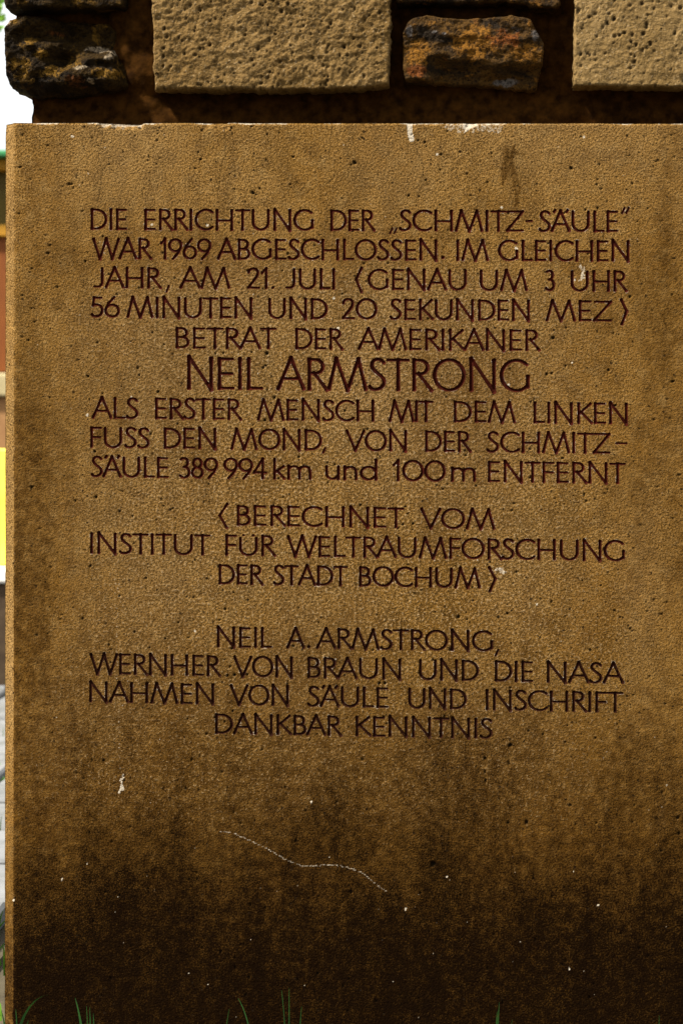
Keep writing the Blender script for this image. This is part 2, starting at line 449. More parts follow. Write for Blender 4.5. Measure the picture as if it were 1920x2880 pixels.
# punctuation: strokes in photo pixels, with half width in pixels
MARKS = [
 ([[(1096, 656), (1103, 642)], [(1108, 656), (1115, 642)]], 3.2), ([[(1479, 622), (1494, 621)]], 3.4),
 ([[(1748, 600), (1755, 585)], [(1760, 599), (1767, 584)]], 3.2),
 ([[(1244, 724), (1245, 724)]], 5.0), ([[(469, 820), (475, 804)]], 3.4), ([[(767, 809), (767.5, 809)]], 4.5),
 ([[(908, 1273), (914, 1260)]], 3.4), ([[(1732, 1246.5), (1761, 1247)]], 3.2),
 ([[(868, 1819), (868.5, 1819)]], 5.0), ([[(1393, 1843), (1400, 1828)]], 3.6),
]
GLYPHS = []      # each: (list of polylines in slab metres, half width scale in metres, gap index)
PX = 0.0005
def to_world(pl):
    out = []
    for x, y in pl:
        X, Z = atv(x, y); out.append((float(X), float(Z)))
    return out
for (xa, ya), (xb, yb), H, words_ in LINES:
    hw = 4.6 if H < 80 else 6.0
    cap = H-2*hw*.85
    for txt, x0, x1 in words_:
        gl = [G[c] for c in txt]
        W = (x1-x0-2*hw)/cap
        sw = sum(a[0] for a in gl)
        gaps = [gl[i][3]+gl[i+1][2] for i in range(len(gl)-1)]
        if len(gl) == 1:
            sc = W/max(gl[0][0], .01); sg = 0
            if gl[0][0] == 0: sc = 1
        else:
            sg = (W-sw)/sum(gaps); sc = 1
            if sg < .75 or sg > 1.4:
                sg0 = min(max(sg, .75), 1.4)
                sc = (W)/(sw+sum(gaps)*sg0); sg = sg0*sc
        x = 0.0
        for i, a in enumerate(gl):
            pls = []
            jx, jy = random.uniform(-.6, .6), random.uniform(-.5, .5)
            for st in a[1]:
                pp = []
                for (u, v_) in st:
                    px = x0+hw+(x+u*sc)*cap
                    base = ya+(yb-ya)*(px-xa)/(xb-xa)-hw*.85
                    pp.append((px+jx, base-v_*cap+jy))
                pls.append(to_world(pp))
            GLYPHS.append((pls, hw*PX, txt[i]))
            x += a[0]*sc
            if i < len(gaps): x += gaps[i]*sg
for sts, hw in MARKS:
    GLYPHS.append(([to_world(s) for s in sts], hw*PX, '.'))
print('letters', len(GLYPHS))

# ------------------------------------------------------------------ inscription slab
ZTOP = atv(960, 346)[1]
XL = atv(41, 1440)[0]            # left front arris
CH = 0.0165                      # chamfer
XR = 0.60
slab = thing('inscription_slab', 'large sand coloured stone slab with dark red engraved German lettering', 'stone slab', (0, 0.15, 0))
def axis(*parts):
    a = []
    for lo, hi, st in parts:
        n_ = max(1, int(round((hi-lo)/st)))
        a.append(np.linspace(lo, hi, n_+1)[:-1])
    a.append([parts[-1][1]])
    return np.concatenate(a)
FINE, CRS = .0011, .0022
tx0, tx1 = atv(243, 1300)[0], atv(1785, 1300)[0]
tz0 = atv(960, 2095)[1]
xs = axis((XL-CH, XL, .0016), (XL, tx0, CRS), (tx0, tx1, FINE), (tx1, .482, CRS), (.482, XR, .004))
zs = axis((-.03, .02, .006), (.02, tz0, CRS), (tz0, ZTOP, FINE))
nx, nz = len(xs), len(zs)
X, Z = np.meshgrid(xs, zs)       # rows = z
F = np.full(X.shape, -1.0)
ID = np.full(X.shape, -1, int)
for gi, (pls, hw, ch) in enumerate(GLYPHS):
    allp = [p for pl in pls for p in pl]
    x0 = min(p[0] for p in allp)-.006; x1 = max(p[0] for p in allp)+.006
    z0 = min(p[1] for p in allp)-.006; z1 = max(p[1] for p in allp)+.006
    i0, i1 = np.searchsorted(xs, [x0, x1]); j0, j1 = np.searchsorted(zs, [z0, z1])
    xx = X[j0:j1, i0:i1]; zz = Z[j0:j1, i0:i1]
    best = np.full(xx.shape, -1.0)
    zmin, zmax = z0+.006, z1-.006
    for pl in pls:
        npt = len(pl)
        for q, ((ax, az), (bx, bz)) in enumerate(zip(pl[:-1], pl[1:])):
            dx, dz = bx-ax, bz-az
            L = math.hypot(dx, dz)+1e-9
            if L < 1e-6: continue
            ux, uz = dx/L, dz/L
            s = (xx-ax)*ux+(zz-az)*uz
            perp = np.abs(-(xx-ax)*uz+(zz-az)*ux)
            over = np.maximum(np.maximum(-s, s-L), 0)
            d = (over**4+perp**4)**.25 if npt == 2 else np.hypot(over, perp)
            vert = abs(uz)
            h = hw if ch == '.' else hw*(.74+.26*vert)
            if npt == 2 and vert > .5 and ch != '.':      # chiselled stems swell a little at both ends
                tt = np.clip(s/L, 0, 1)
                h = h*(.90+.20*np.abs(2*tt-1)**2.2)
            best = np.maximum(best, h-d)
    sub = F[j0:j1, i0:i1]
    m = best > sub
    sub[m] = best[m]
    ID[j0:j1, i0:i1][m] = gi
near = F > -.9
F[near] += (fbm(X, Z, .006, 2, .5, 3)*.00022)[near]
F0 = F.copy()
# snap grid points onto the cut's outline
gz, gx = np.gradient(F, zs, xs)
gl_ = np.hypot(gx, gz)+1e-9
snap = (np.abs(F) < .00055) & (gl_ > .3) & (gl_ < 2.0)
sx = np.where(snap, -F*gx/gl_, 0); sz = np.where(snap, -F*gz/gl_, 0)
lim = .00055
sx = np.clip(sx, -lim, lim); sz = np.clip(sz, -lim, lim)
Xs, Zs = X+sx, Z+sz
F = np.where(snap, 0.0, F)

# -- wear and painted light maps in photo pixels (approx)
U = (X+.48)*2000-2; V = 1440-(Z-ZC)*2000+(U-960)*.008
lowf = fbm(X, Z, .30, 4, .55, 1); lowg = fbm(X, Z*.6, .13, 4, .55, 5)
streaks = fbm(X, Z*.22, .035, 4, .6, 8)
Vn = V+lowf*330+streaks*150+lowg*110
stain_vignette = .28*sstep(1300, 2050, Vn)+.70*sstep(1930, 2830, Vn)  # damp from below, deepened by painted vignetting
stain_vignette = np.maximum(stain_vignette, .30*sstep(1600, 2300, Vn-120*np.sin((U-350)/420)))
stain_vignette = np.maximum(stain_vignette, .30*sstep(190, 40, U+lowg*60)*sstep(900, 1500, V))  # here and below: left and right edges darkened, lens vignetting painted in
stain_vignette = np.maximum(stain_vignette, .38*sstep(1500, 1900, U+lowg*160)*sstep(1500, 2500, V))
stain_vignette = np.maximum(stain_vignette, .10+.20*lowg+.12*lowf+.16*streaks-.14*sstep(900, 350, V)+.16*sstep(260, 60, U)*sstep(700, 1300, V)+.16*sstep(1650, 1900, U))
stain_vignette = np.clip(stain_vignette, 0, 1)
coarse = np.clip(sstep(620, 900, V)*sstep(2500, 2150, V)*sstep(1050, 350, np.abs(U-880)+lowf*260)*1.15, 0, 1)
coarse = np.where(X < XL-1e-6, .05, np.maximum(coarse, .2))
pale = np.zeros(X.shape)
pit = np.zeros(X.shape)
def W(pts): return to_world(pts)
def stroke(field, pts, half, amp=1.0, soft=.0008, jit=.0):
    q = W(pts)
    xa, xb = min(p[0] for p in q)-half-.006, max(p[0] for p in q)+half+.006
    za, zb = min(p[1] for p in q)-half-.006, max(p[1] for p in q)+half+.006
    i0, i1 = np.searchsorted(xs, [xa, xb]); j0, j1 = np.searchsorted(zs, [za, zb])
    xx, zz = X[j0:j1, i0:i1], Z[j0:j1, i0:i1]
    if xx.size == 0: return
    d = seg_dist(xx+jit*vnoise(xx*260, zz*260), zz+jit*vnoise(xx*260+9, zz*260+4), q)
    field[j0:j1, i0:i1] = np.maximum(field[j0:j1, i0:i1], amp*(1-sstep(half, half+soft, d)))
# lime run, droppings, scratches
stroke(pale, [(1151, 350), (1152, 372), (1157, 392)], .0030, 1.0)
stroke(pale, [(1308, 350), (1318, 354), (1312, 362)], .0035, .9, .002, .002)
stroke(pale, [(1262, 354), (1400, 356)], .0050, .34, .005, .005)
stroke(pale, [(345, 2185), (342, 2200), (347, 2210), (336, 2226)], .0014, .7, .001, .0025)
stroke(pale, [(334, 1640), (328, 1760), (330, 1900), (336, 2100), (338, 2180)], .0005, .27, .002, .001)
stroke(pale, [(338, 1600), (312, 1720)], .012, .22, .014, .008)
stroke(pale, [(620, 2338), (660, 2345), (700, 2362), (760, 2392), (800, 2415), (850, 2436), (930, 2432), (975, 2438), (1020, 2456), (1060, 2490), (1085, 2506)], .0005, .42, .0016, .0008)
stroke(pale, [(1634, 745), (1640, 772), (1632, 790)], .0008, .45, .004, .004)
stroke(pale, [(1398, 1600), (1420, 1610)], .0015, .45, .003, .002)
stroke(pale, [(880, 1640), (885, 1760), (860, 1850)], .030, .17, .05, .02)
stroke(pale, [(790, 790), (960, 1000)], .05, .16, .08, .03)
stroke(pale, [(1040, 1640), (1250, 1900)], .05, .14, .09, .03)
for px, py, r in [(1228, 435, 4), (1640, 385, 4), (204, 383, 4), (427, 632, 4), (583, 633, 4.5), (1450, 698, 5), (938, 838, 4), (950, 922, 4), (246, 1167, 4.5), (1410, 584, 4), (1429, 1083, 4),
                  (1615, 787, 3), (1508, 1700, 3), (548, 1775, 3), (1872, 2208, 3.5), (175, 2472, 4), (245, 2428, 2), (875, 2255, 3), (1607, 1020, 2.5), (1680, 2545, 3), (1255, 2465, 3), (38, 2532, 3), (1140, 2555, 4), (1600, 2725, 3), (715, 1330, 3)]:
    stroke(pale, [(px, py), (px+.5, py+.5)], r*PX*.62, .85, .0009, .0006)
for _ in range(260):
    px = random.uniform(60, 1910); py = random.uniform(1500, 2870) if random.random() < .6 else random.uniform(360, 1600)
    a = random.uniform(0, 3.14); l = random.uniform(.5, 4)
    stroke(pale, [(px, py), (px+l*math.cos(a), py+l*math.sin(a))], random.uniform(.0001, .0004), random.uniform(.3, .6), .0009)
# top arris: chipped, with a painted highlight line and pale worn patches
edge_t = ZTOP-Z
chipn = fbm(X, Z*0+.3, .035, 3, .5, 2)
pale = np.maximum(pale, .6*sstep(.0028+.003*chipn, .0004, edge_t)*(.55+.45*np.clip(chipn*2, -1, 1)))
for c0, c1 in ((255, 405), (1255, 1345)):
    band = sstep(c0, c0+25, U)*sstep(c1, c1-25, U)
    pale = np.maximum(pale, band*.42*sstep(.012, .004, edge_t+.004*vnoise(X*160, Z*160)))
for c in (500, 660, 800, 1010):
    pale = np.maximum(pale, .3*np.exp(-((U-c)/26)**2)*sstep(.06, 0, edge_t)*(.6+.4*vnoise(X*90, Z*40)))
# left arris
pale = np.maximum(pale, .22*sstep(.0016, .0003, np.abs(X-XL)))
# cracks
crackd = np.zeros(X.shape)
for pts in ([(290, 352), (289, 395), (276, 440), (288, 480), (286, 510), (276, 570)], [(630, 352), (636, 400), (635, 440), (624, 460), (618, 520), (612, 560)],
            [(935, 350), (927, 430), (925, 450)], [(945, 480), (935, 505), (912, 522)], [(1165, 400), (1190, 470), (1185, 520), (1168, 570)], [(402, 530), (400, 560)]):
    fine = []
    for (a, b), (c, d) in zip(pts[:-1], pts[1:]):
        for t in (0, .25, .5, .75): fine.append((a+(c-a)*t+random.uniform(-2, 2), b+(d-b)*t))
    fine.append(pts[-1])
    stroke(crackd, fine, .0002, .5, .0007, .0004)
scrib = np.zeros(X.shape)
for pts in ([(1420, 410), (1427, 440), (1412, 470), (1412, 520)], [(1425, 435), (1420, 500)], [(1435, 440), (1447, 410)], [(1445, 430), (1470, 434)], [(1437, 430), (1442, 500), (1452, 560)], [(1415, 445), (1440, 442), (1430, 480)], [(1446, 480), (1460, 530), (1450, 580)]):
    stroke(scrib, pts, .0008, .40, .0026, .0015)
stroke(scrib, [(1428, 430), (1432, 500)], .006, .18, .008, .003)
# pits
disp = np.zeros(X.shape)
def pitat(px, py, r, dep, amt=1.0):
    (cx, cz), = W([(px, py)])
    i0, i1 = np.searchsorted(xs, [cx-2.2*r, cx+2.2*r]); j0, j1 = np.searchsorted(zs, [cz-2.2*r, cz+2.2*r])
    xx, zz = X[j0:j1, i0:i1]-cx, Z[j0:j1, i0:i1]-cz
    if xx.size == 0: return
    a = random.uniform(0, 3.14); e = random.uniform(.7, 1.0)
    d = np.hypot(xx*math.cos(a)+zz*math.sin(a), (zz*math.cos(a)-xx*math.sin(a))/e)
    k = 1-sstep(r*.55, r*1.25, d)
    disp[j0:j1, i0:i1] = np.maximum(disp[j0:j1, i0:i1], dep*k)
    pit[j0:j1, i0:i1] = np.maximum(pit[j0:j1, i0:i1], amt*k)
for px, py, r in [(997, 457, 6), (711, 542, 6), (194, 517, 4), (200, 518, 3.5), (57, 470, 3.5), (135, 712, 4), (140, 690, 3), (80, 957, 3), (1554, 950, 5), (1161, 1473, 3.5), (271, 1398, 4), (1288, 1735, 5), (1434, 2096, 6), (1363, 2133, 4), (1365, 2196, 4),
                  (1480, 2312, 6), (1428, 2314, 4), (1217, 2430, 7), (292, 2139, 4), (1066, 1922, 4), (1082, 1922, 4), (1266, 1828, 4), (987, 2508, 5), (1602, 2265, 4), (1905, 2300, 4), (1908, 2343, 4), (267, 1270, 4), (1536, 1052, 3.5), (1550, 1050, 3.5), (445, 1102, 4), (751, 994, 5), (248, 1058, 4),
                  (740, 1034, 3.5), (745, 1182, 4), (772, 1118, 4.5), (1605, 473, 4.5), (730, 530, 3), (1645, 590, 3), (1194, 400, 3), (290, 665, 3), (240, 735, 3), (655, 2000, 3), (90, 1370, 4), (1890, 1073, 4), (640, 1900, 4), (660, 1898, 4), (465, 1796, 3), (970, 1155, 3)]:
    pitat(px, py, r*PX*1.05, .0035, .95)
for _ in range(1500):
    px = random.uniform(45, 1910); py = random.uniform(355, 2860)
    r = .0009+.0011*random.random()**3
    pitat(px, py, r, r*1.3, random.uniform(.5, .95))
# keep the lettering free of painted pits
# relief
relief = fbm(X, Z, .0027, 2, .6, 11)*(.00004+.00022*coarse) + fbm(X, Z, .10, 3, .5, 21)*.0006
groove = np.clip(np.maximum(F, 0)*1.35, 0, .0030)
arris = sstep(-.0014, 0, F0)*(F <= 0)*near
Yd = relief+disp+groove+crackd*.0009
cut = F > 0
Yd = np.where(cut, groove+disp*.5+relief*.6, Yd)
# top edge chips and rounding
Yd += (sstep(.0035+.0025*np.clip(chipn, 0, 1), 0, edge_t)**2)*(.0018+.003*np.clip(chipn+.1, 0, 1))
for c0, c1, dpt in ((262, 300, .006), (300, 395, .009), (1130, 1160, .003), (1290, 1330, .005), (560, 640, .004)):
    band = sstep(c0, c0+12, U)*sstep(c1, c1-12, U)
    Yd += band*dpt*sstep(.010, 0, edge_t+.0035*vnoise(X*220, Z*220))
# chamfer columns run back at 45 degrees
left = X < XL-1e-6
Yc = np.where(left, (XL-X)+relief*.7+.0012*fbm(Z, X, .012, 3, .5, 4), Yd)
on = np.abs(X-XL) < 1e-5
Yc = np.where(on, .0008+.0012*np.clip(fbm(Z, X*0, .02, 4, .6, 6), 0, 1), Yc)
Yc += np.where((X < XL-.004), sstep(.012, 0, edge_t)*.004, 0)
pale = np.maximum(pale, .45*arris*np.clip(vnoise(X*170, Z*170)+.35, 0, 1))  # bright highlight painted along the rims of the letter cuts
pale = np.where(left, np.maximum(pale, .08+.08*lowg), pale)  # chamfer lightened in colour for the sun it faces
stain_vignette = np.where(left, stain_vignette*.5*sstep(1700, 2900, V), stain_vignette)
stain_vignette = np.clip(stain_vignette+scrib, 0, 1)
pit = np.clip(np.maximum(pit, crackd), 0, 1)
pit = np.where(cut, 0, pit)
# wobble of the top edge
ztw = np.where(edge_t < .004, (.0006*fbm(X, Z*0, .03, 3, .6, 9) - .0014*sstep(262, 275, U)*sstep(330, 300, U) - .002*sstep(300, 330, U)*sstep(400, 370, U)), 0)
Zs = Zs+ztw
co = np.stack([Xs, Yc, Zs], -1).reshape(-1, 3)
idx = np.arange(nx*nz).reshape(nz, nx)
a, b, c, d = idx[:-1, :-1], idx[:-1, 1:], idx[1:, 1:], idx[1:, :-1]
Ff = F
fa, fb, fc, fd = Ff[:-1, :-1], Ff[:-1, 1:], Ff[1:, 1:], Ff[1:, :-1]
mx = np.maximum(np.maximum(fa, fb), np.maximum(fc, fd))
mn = np.minimum(np.minimum(fa, fb), np.minimum(fc, fd))
mixed = (mx > 0) & (mn <= 0)
mean = (fa+fb+fc+fd)/4
quad = np.stack([a, b, c, d], -1)
q_out = quad[(~mixed) & (mx <= 0)]
q_in = quad[(~mixed) & (mx > 0)]
# mixed: two triangles, diagonal through the points nearest the outline
mm = quad[mixed]
ff = np.stack([fa[mixed], fb[mixed], fc[mixed], fd[mixed]], -1)
diag = (np.abs(ff[:, 0])+np.abs(ff[:, 2])) < (np.abs(ff[:, 1])+np.abs(ff[:, 3]))
t1 = np.where(diag[:, None], mm[:, [0, 1, 2]], mm[:, [0, 1, 3]])
t2 = np.where(diag[:, None], mm[:, [0, 2, 3]], mm[:, [1, 2, 3]])
f1 = np.where(diag, ff[:, [0, 1, 2]].sum(1), ff[:, [0, 1, 3]].sum(1))
f2 = np.where(diag, ff[:, [0, 2, 3]].sum(1), ff[:, [1, 2, 3]].sum(1))
tri = np.concatenate([t1, t2]); tf = np.concatenate([f1, f2])
t_in, t_out = tri[tf > 0], tri[tf <= 0]
tone = np.clip(coarse*(.50+.9*lowf)+.5*sstep(800, 400, V)*sstep(60, 300, U)*(.8+lowg)+.30*streaks*sstep(1200, 1700, V)*sstep(2500, 2000, V)+.45*np.exp(-((U-1800)/70)**2-((V-1640)/260)**2), 0, 1)
tone = np.maximum(tone*sstep(2700, 1900, V), .55*sstep(.25, .5, streaks)*sstep(2800, 2300, V)*sstep(1900, 2200, V))
tone = np.where(left, np.clip(.85-.6*sstep(1700, 2850, V)+.5*lowg, 0, 1), tone)  # chamfer painted paler as its sunlit side
wear = np.stack([stain_vignette, pale, coarse, pit], -1).reshape(-1, 4)
# slab shell: front plus sides, top, back
bx0, bx1 = XL-CH, XR
BK = .30
nfront = len(co)
tl, tr_, bl, br = idx[-1, 0], idx[-1, -1], idx[0, 0], idx[0, -1]
back = np.array([[bx0, BK, zs[0]], [bx1, BK, zs[0]], [bx1, BK, ZTOP], [bx0, BK, ZTOP]])
coall = np.concatenate([co, back])
Bi = nfront+np.arange(4)
ng = [idx[:, 0][::-1].tolist()+[Bi[0], Bi[3]], idx[:, -1].tolist()+[Bi[2], Bi[1]], idx[-1, :].tolist()[::-1]+[Bi[3], Bi[2]][::1], idx[0, :].tolist()+[Bi[1], Bi[0]], Bi[::-1].tolist()]
body_faces = [q_out, t_out]+[np.array([f]) for f in ng]
used = np.zeros(len(coall), bool)
for f in body_faces: used[f.ravel()] = True
remap = np.cumsum(used)-1
me = raw_mesh('stone_body', coall[used], [remap[f] for f in body_faces])
me.polygons[-1].use_smooth = False
sm = np.ones(len(me.polygons), bool); sm[-5:] = False
me.polygons.foreach_set('use_smooth', sm)
set_attr(me, 'tone', np.concatenate([np.repeat(tone.reshape(-1, 1), 4, 1), np.full((4, 4), .3)])[used])
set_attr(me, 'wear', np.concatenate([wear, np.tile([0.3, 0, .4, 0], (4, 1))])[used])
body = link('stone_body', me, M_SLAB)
# letters: each one its own cut and painted groove
IDf = ID.ravel()
def face_id(f): 
    v = IDf[f]
    return v.max(1)
qi, ti = face_id(q_in), face_id(t_in)
worn_v = np.clip(sstep(1350, 1900, V)+.3*lowg, 0, 1).ravel()
order = sorted(range(len(GLYPHS)), key=lambda i: 0)
NL = 300
cells = {}
oq = np.argsort(qi, kind='stable'); ot = np.argsort(ti, kind='stable')
qs, ts = qi[oq], ti[ot]
def letter_mesh(name, lo, hi):
    fq = q_in[oq[np.searchsorted(qs, lo):np.searchsorted(qs, hi)]]
    ft = t_in[ot[np.searchsorted(ts, lo):np.searchsorted(ts, hi)]]
    allv = np.unique(np.concatenate([fq.ravel(), ft.ravel()]))
    if len(allv) < 3: return None
    m_ = raw_mesh(name, co[allv], [np.searchsorted(allv, fq), np.searchsorted(allv, ft)])
    wv = worn_v[allv]
    set_attr(m_, 'wear', np.stack([wv, wv, wv, wv], -1))
    return m_
parts = [body]
for gi in range(min(NL, len(GLYPHS))):
    m_ = letter_mesh('letter', gi, gi+1)
    if m_: parts.append(link('letter', m_, M_PAINT))
if len(GLYPHS) > NL:
    m_ = letter_mesh('lettering', NL, len(GLYPHS))
    o = link('lettering', m_, M_PAINT); o['kind'] = 'stuff'; parts.append(o)
inv = slab.matrix_world.inverted()
for o in parts:
    o.parent = slab; o.matrix_parent_inverse = inv

# ------------------------------------------------------------------ masonry above the slab
pillar = thing('stone_masonry', 'dark masonry of rough stones and tuff blocks set in brown mortar above the slab', 'stonework', (0, .15, float(ZTOP)))
pinv = pillar.matrix_world.inverted()
def adopt(o, root=None):
    root = root or pillar
    o.parent = root; o.matrix_parent_inverse = root.matrix_world.inverted()
    return o

def curve1(pts, t):
    """piecewise linear value through (t, v) pairs"""
    p = np.array(pts, float)
    return np.interp(t, p[:, 0], p[:, 1])

def stone(name, L, Rr, T, B, front, depth, mat, step=.002, rad=.006, rough=.003, seed=0, shape=None, pits=0, fine=0.0, edge_rough=.0015, label=None, pitr=(.0012, .003), paint=None):
    """L, R: (y px, x px) outlines; T, B: (x px, y px) outlines; a cap with rounded shoulders running back into the mortar"""
    x0, x1 = min(p[1] for p in L), max(p[1] for p in Rr)
    y0, y1 = min(p[1] for p in T), max(p[1] for p in B)
    nu = int((x1-x0)*PX/step); nv = int((y1-y0)*PX/step)
    u = np.linspace(0, 1, nu+1); v_ = np.linspace(0, 1, nv+1)
    UU, VV = np.meshgrid(u, v_)
    px_lin = x0+UU*(x1-x0); py_lin = y1+VV*(y0-y1)
    lx = curve1(L, py_lin); rx = curve1(Rr, py_lin)
    pxx = lx+UU*(rx-lx)
    ty = curve1(T, pxx); by = curve1(B, pxx)
    pyy = by+VV*(ty-by)
    gx_, gz_ = atv(pxx, pyy, front)
    en = fbm(gx_, gz_, .012, 3, .55, seed+31)
    en2 = fbm(gx_, gz_, .012, 3, .55, seed+57)
    # distance from the rim in metres
    dr = np.minimum(np.minimum(UU, 1-UU)*(x1-x0), np.minimum(VV, 1-VV)*(y1-y0))*PX
    bord = 1-sstep(0, .01, dr)
    gx_ = gx_+en*edge_rough*bord; gz_ = gz_+en2*edge_rough*bord
    t = np.clip(dr/rad, 0, 1)
    yy = front+rad*.8*(1-np.sqrt(np.clip(1-(1-t)**2, 0, 1)))
    yy = yy+rough*fbm(gx_, gz_, .02, 5, .6, seed)+fine*fbm(gx_, gz_, .0075, 4, .75, seed+3)
    if shape is not None: yy = yy+shape(pxx, pyy, gx_, gz_)
    pt = np.zeros(yy.shape)
    for _ in range(pits):
        cx = random.uniform(gx_.min(), gx_.max()); cz = random.uniform(gz_.min(), gz_.max())
        r = random.uniform(*pitr)*random.choice((.7, 1, 1))
        m_ = (np.abs(gx_-cx) < 2*r) & (np.abs(gz_-cz) < 2*r)
        dd = np.hypot(gx_[m_]-cx, (gz_[m_]-cz)*random.uniform(.7, 1.3))
        kk = 1-sstep(r*.5, r*1.2, dd)
        yy[m_] += kk*r*1.3
        pt[m_] = np.maximum(pt[m_], kk*random.uniform(.4, .9))
    P = np.stack([gx_, yy, gz_], -1)
    # skirts: rings going back
    rings = [P]
    Pp = P.copy()
    H_, W_ = P.shape[:2]
    cx, cz = gx_.mean(), gz_.mean()
    rim = np.concatenate([np.arange(W_), np.arange(1, H_)*W_+W_-1, (H_-1)*W_+np.arange(W_-2, -1, -1), np.arange(H_-2, 0, -1)*W_])
    base = P.reshape(-1, 3)
    vs_ = [base]; prev = rim; off = len(base)
    quads = []
    ii = np.arange(H_*W_).reshape(H_, W_)
    quads.append(np.stack([ii[:-1, :-1], ii[:-1, 1:], ii[1:, 1:], ii[1:, :-1]], -1).reshape(-1, 4))
    n_ = len(rim)
    for kx, q in enumerate((.12, .3, .6, 1.0)):
        rp = base[rim].copy()
        rp[:, 1] = rp[:, 1]*(1-q)+(front+depth)*q
        sh = -.03*q
        jit = .0022*vnoise(np.arange(n_)*.35+kx*3.3, np.full(n_, kx*7.7+seed))
        rp[:, 0] += (cx-rp[:, 0])*(-sh)*.6+jit; rp[:, 2] += (cz-rp[:, 2])*(-sh)*.6+jit
        cur = off+np.arange(n_)
        quads.append(np.stack([prev, cur, np.roll(cur, -1), np.roll(prev, -1)], -1))
        vs_.append(rp); off += n_; prev = cur
    cov = np.concatenate(vs_)
    m_ = raw_mesh(name, cov, quads+[prev[None, ::-1]])
    al = np.zeros(len(cov)); al[:len(base)] = pt.ravel()
    ch3 = [al*0, al*0, al*0]
    if paint:
        for chn, (cx, cy), (rx_, ry_), amt in paint:
            fld = amt*np.exp(-(((pxx-cx)/rx_)**2+((pyy-cy)/ry_)**2))
            ch3[chn][:len(base)] = np.maximum(ch3[chn][:len(base)], fld.ravel())
    set_attr(m_, 'wear', np.stack(ch3+[al], -1))
    o = adopt(link(name, m_, mat))
    if label: o['label'] = label
    return o

def facets(seed, amp, sc=.05, sx_=1.0):
    """broken, stepped surface: quantised noise"""
    def f(pxx, pyy, gx_, gz_):
        n1 = fbm(gx_*sx_, gz_*1.6, sc, 4, .55, seed)
        q = np.round(n1*4)/4
        n2 = fbm(gx_, gz_, sc*.35, 4, .6, seed+5)
        return amp*(.55*n1+.75*q)+amp*.35*n2
    return f

def shapeA(pxx, pyy, gx_, gz_):
    y = facets(3, .012, .045)(pxx, pyy, gx_, gz_)
    # the upper right falls away into the joint; hollows; a jutting lower ledge
    y = y + .045*sstep(150, 60, pyy+(-(pxx-120))*.22)*sstep(60, 200, pxx)
    y = y + .030*sstep(300, 350, pxx)
    y = y + .030*np.exp(-(((pxx-165)/38)**2+((pyy-158)/26)**2)) + .018*np.exp(-(((pxx-100)/45)**2+((pyy-100)/14)**2))
    y = y + .02*np.exp(-(((pxx-290)/40)**2+((pyy-180)/14)**2))
    y = y + .030*sstep(225, 262, pyy+(pxx-240)*.03)
    return y
stone('rough_stone', [(45, 24), (62, 11), (68, 10), (100, 14), (160, 17), (235, 19), (262, 30)], [(0, 352), (300, 350)],
      [(10, 58), (40, 46), (60, 42), (120, 42), (352, 52)], [(10, 236), (22, 242), (50, 254), (92, 266), (200, 262), (270, 250), (350, 240)],
      -.004, .13, M_ROCK1, rad=.005, rough=.009, seed=2, shape=shapeA, edge_rough=.002, label='dark fractured corner stone with ochre and whitish patches',
      paint=[(0, (262, 130), (34, 10), .8), (0, (320, 135), (18, 12), .8), (0, (222, 188), (22, 6), .7), (0, (250, 225), (16, 10), .6), (0, (300, 155), (14, 12), .5), (0, (18, 64), (10, 9), .6),
             (1, (82, 114), (18, 12), .8), (1, (112, 150), (20, 14), .7), (1, (140, 200), (30, 18), .7), (1, (300, 205), (45, 16), .7), (1, (60, 190), (40, 40), .4), (2, (215, 225), (40, 16), .6), (2, (140, 85), (34, 10), .5)])
stone('rough_stone', [(-200, 12), (0, 12), (24, 14)], [(-200, 350), (30, 350)], [(0, -150), (352, -150)], [(10, 19), (26, 23), (45, 25), (150, 22), (352, 18)],
      -.002, .13, M_ROCK1, rad=.006, rough=.006, seed=9, shape=facets(6, .010, .05), label='dark stone at the very top above the corner stone')
def shapeC(pxx, pyy, gx_, gz_):
    y = facets(12, .007, .06, .6)(pxx, pyy, gx_, gz_)
    lay = vnoise(gx_*12, gz_*150)
    y = y+.0014*lay
    y = y+.024*sstep(160, 205, pyy+14*np.sin(pxx/60)+8*vnoise(pxx/30, pyy/30))*sstep(1180, 1260, pxx)
    y = y-.010*sstep(215, 235, pyy)*sstep(1200, 1500, pxx)*0
    y = y+.012*sstep(1500, 1532, pxx)*sstep(130, 60, pyy)
    return y
stone('rough_stone', [(40, 1150), (72, 1132), (200, 1134), (235, 1138)], [(40, 1490), (88, 1528), (160, 1525), (250, 1508)],
      [(1130, 72), (1160, 50), (1200, 42), (1260, 52), (1380, 48), (1440, 44), (1490, 52), (1528, 90)],
      [(1132, 226), (1180, 226), (1250, 230), (1330, 234), (1420, 240), (1490, 248), (1528, 246)],
      .002, .10, M_ROCK2, rad=.0035, rough=.005, seed=4, shape=shapeC, edge_rough=.002, label='rust streaked slate stone framed by dark joints',
      paint=[(2, (1170, 200), (24, 18), 1.0), (1, (1175, 150), (30, 40), .8), (1, (1340, 120), (70, 50), .7), (2, (1420, 110), (60, 30), .55), (1, (1480, 150), (40, 30), .6), (0, (1222, 90), (8, 5), .9), (0, (1247, 95), (6, 4), .8),
             (0, (1440, 85), (26, 12), .35), (0, (1425, 225), (40, 12), .6), (0, (1505, 100), (16, 20), .5), (0, (1150, 90), (14, 30), .35)])
stone('rough_stone', [(-200, 1112), (30, 1112)], [(-200, 1575), (30, 1575)], [(1110, -150), (1576, -150)], [(1110, 8), (1170, 5), (1260, 8), (1420, 2), (1500, 18), (1560, 22), (1576, 12)],
      .004, .10, M_ROCK2, rad=.006, rough=.005, seed=14, shape=facets(16, .007, .06), label='brown stone cut off by the top of the picture')
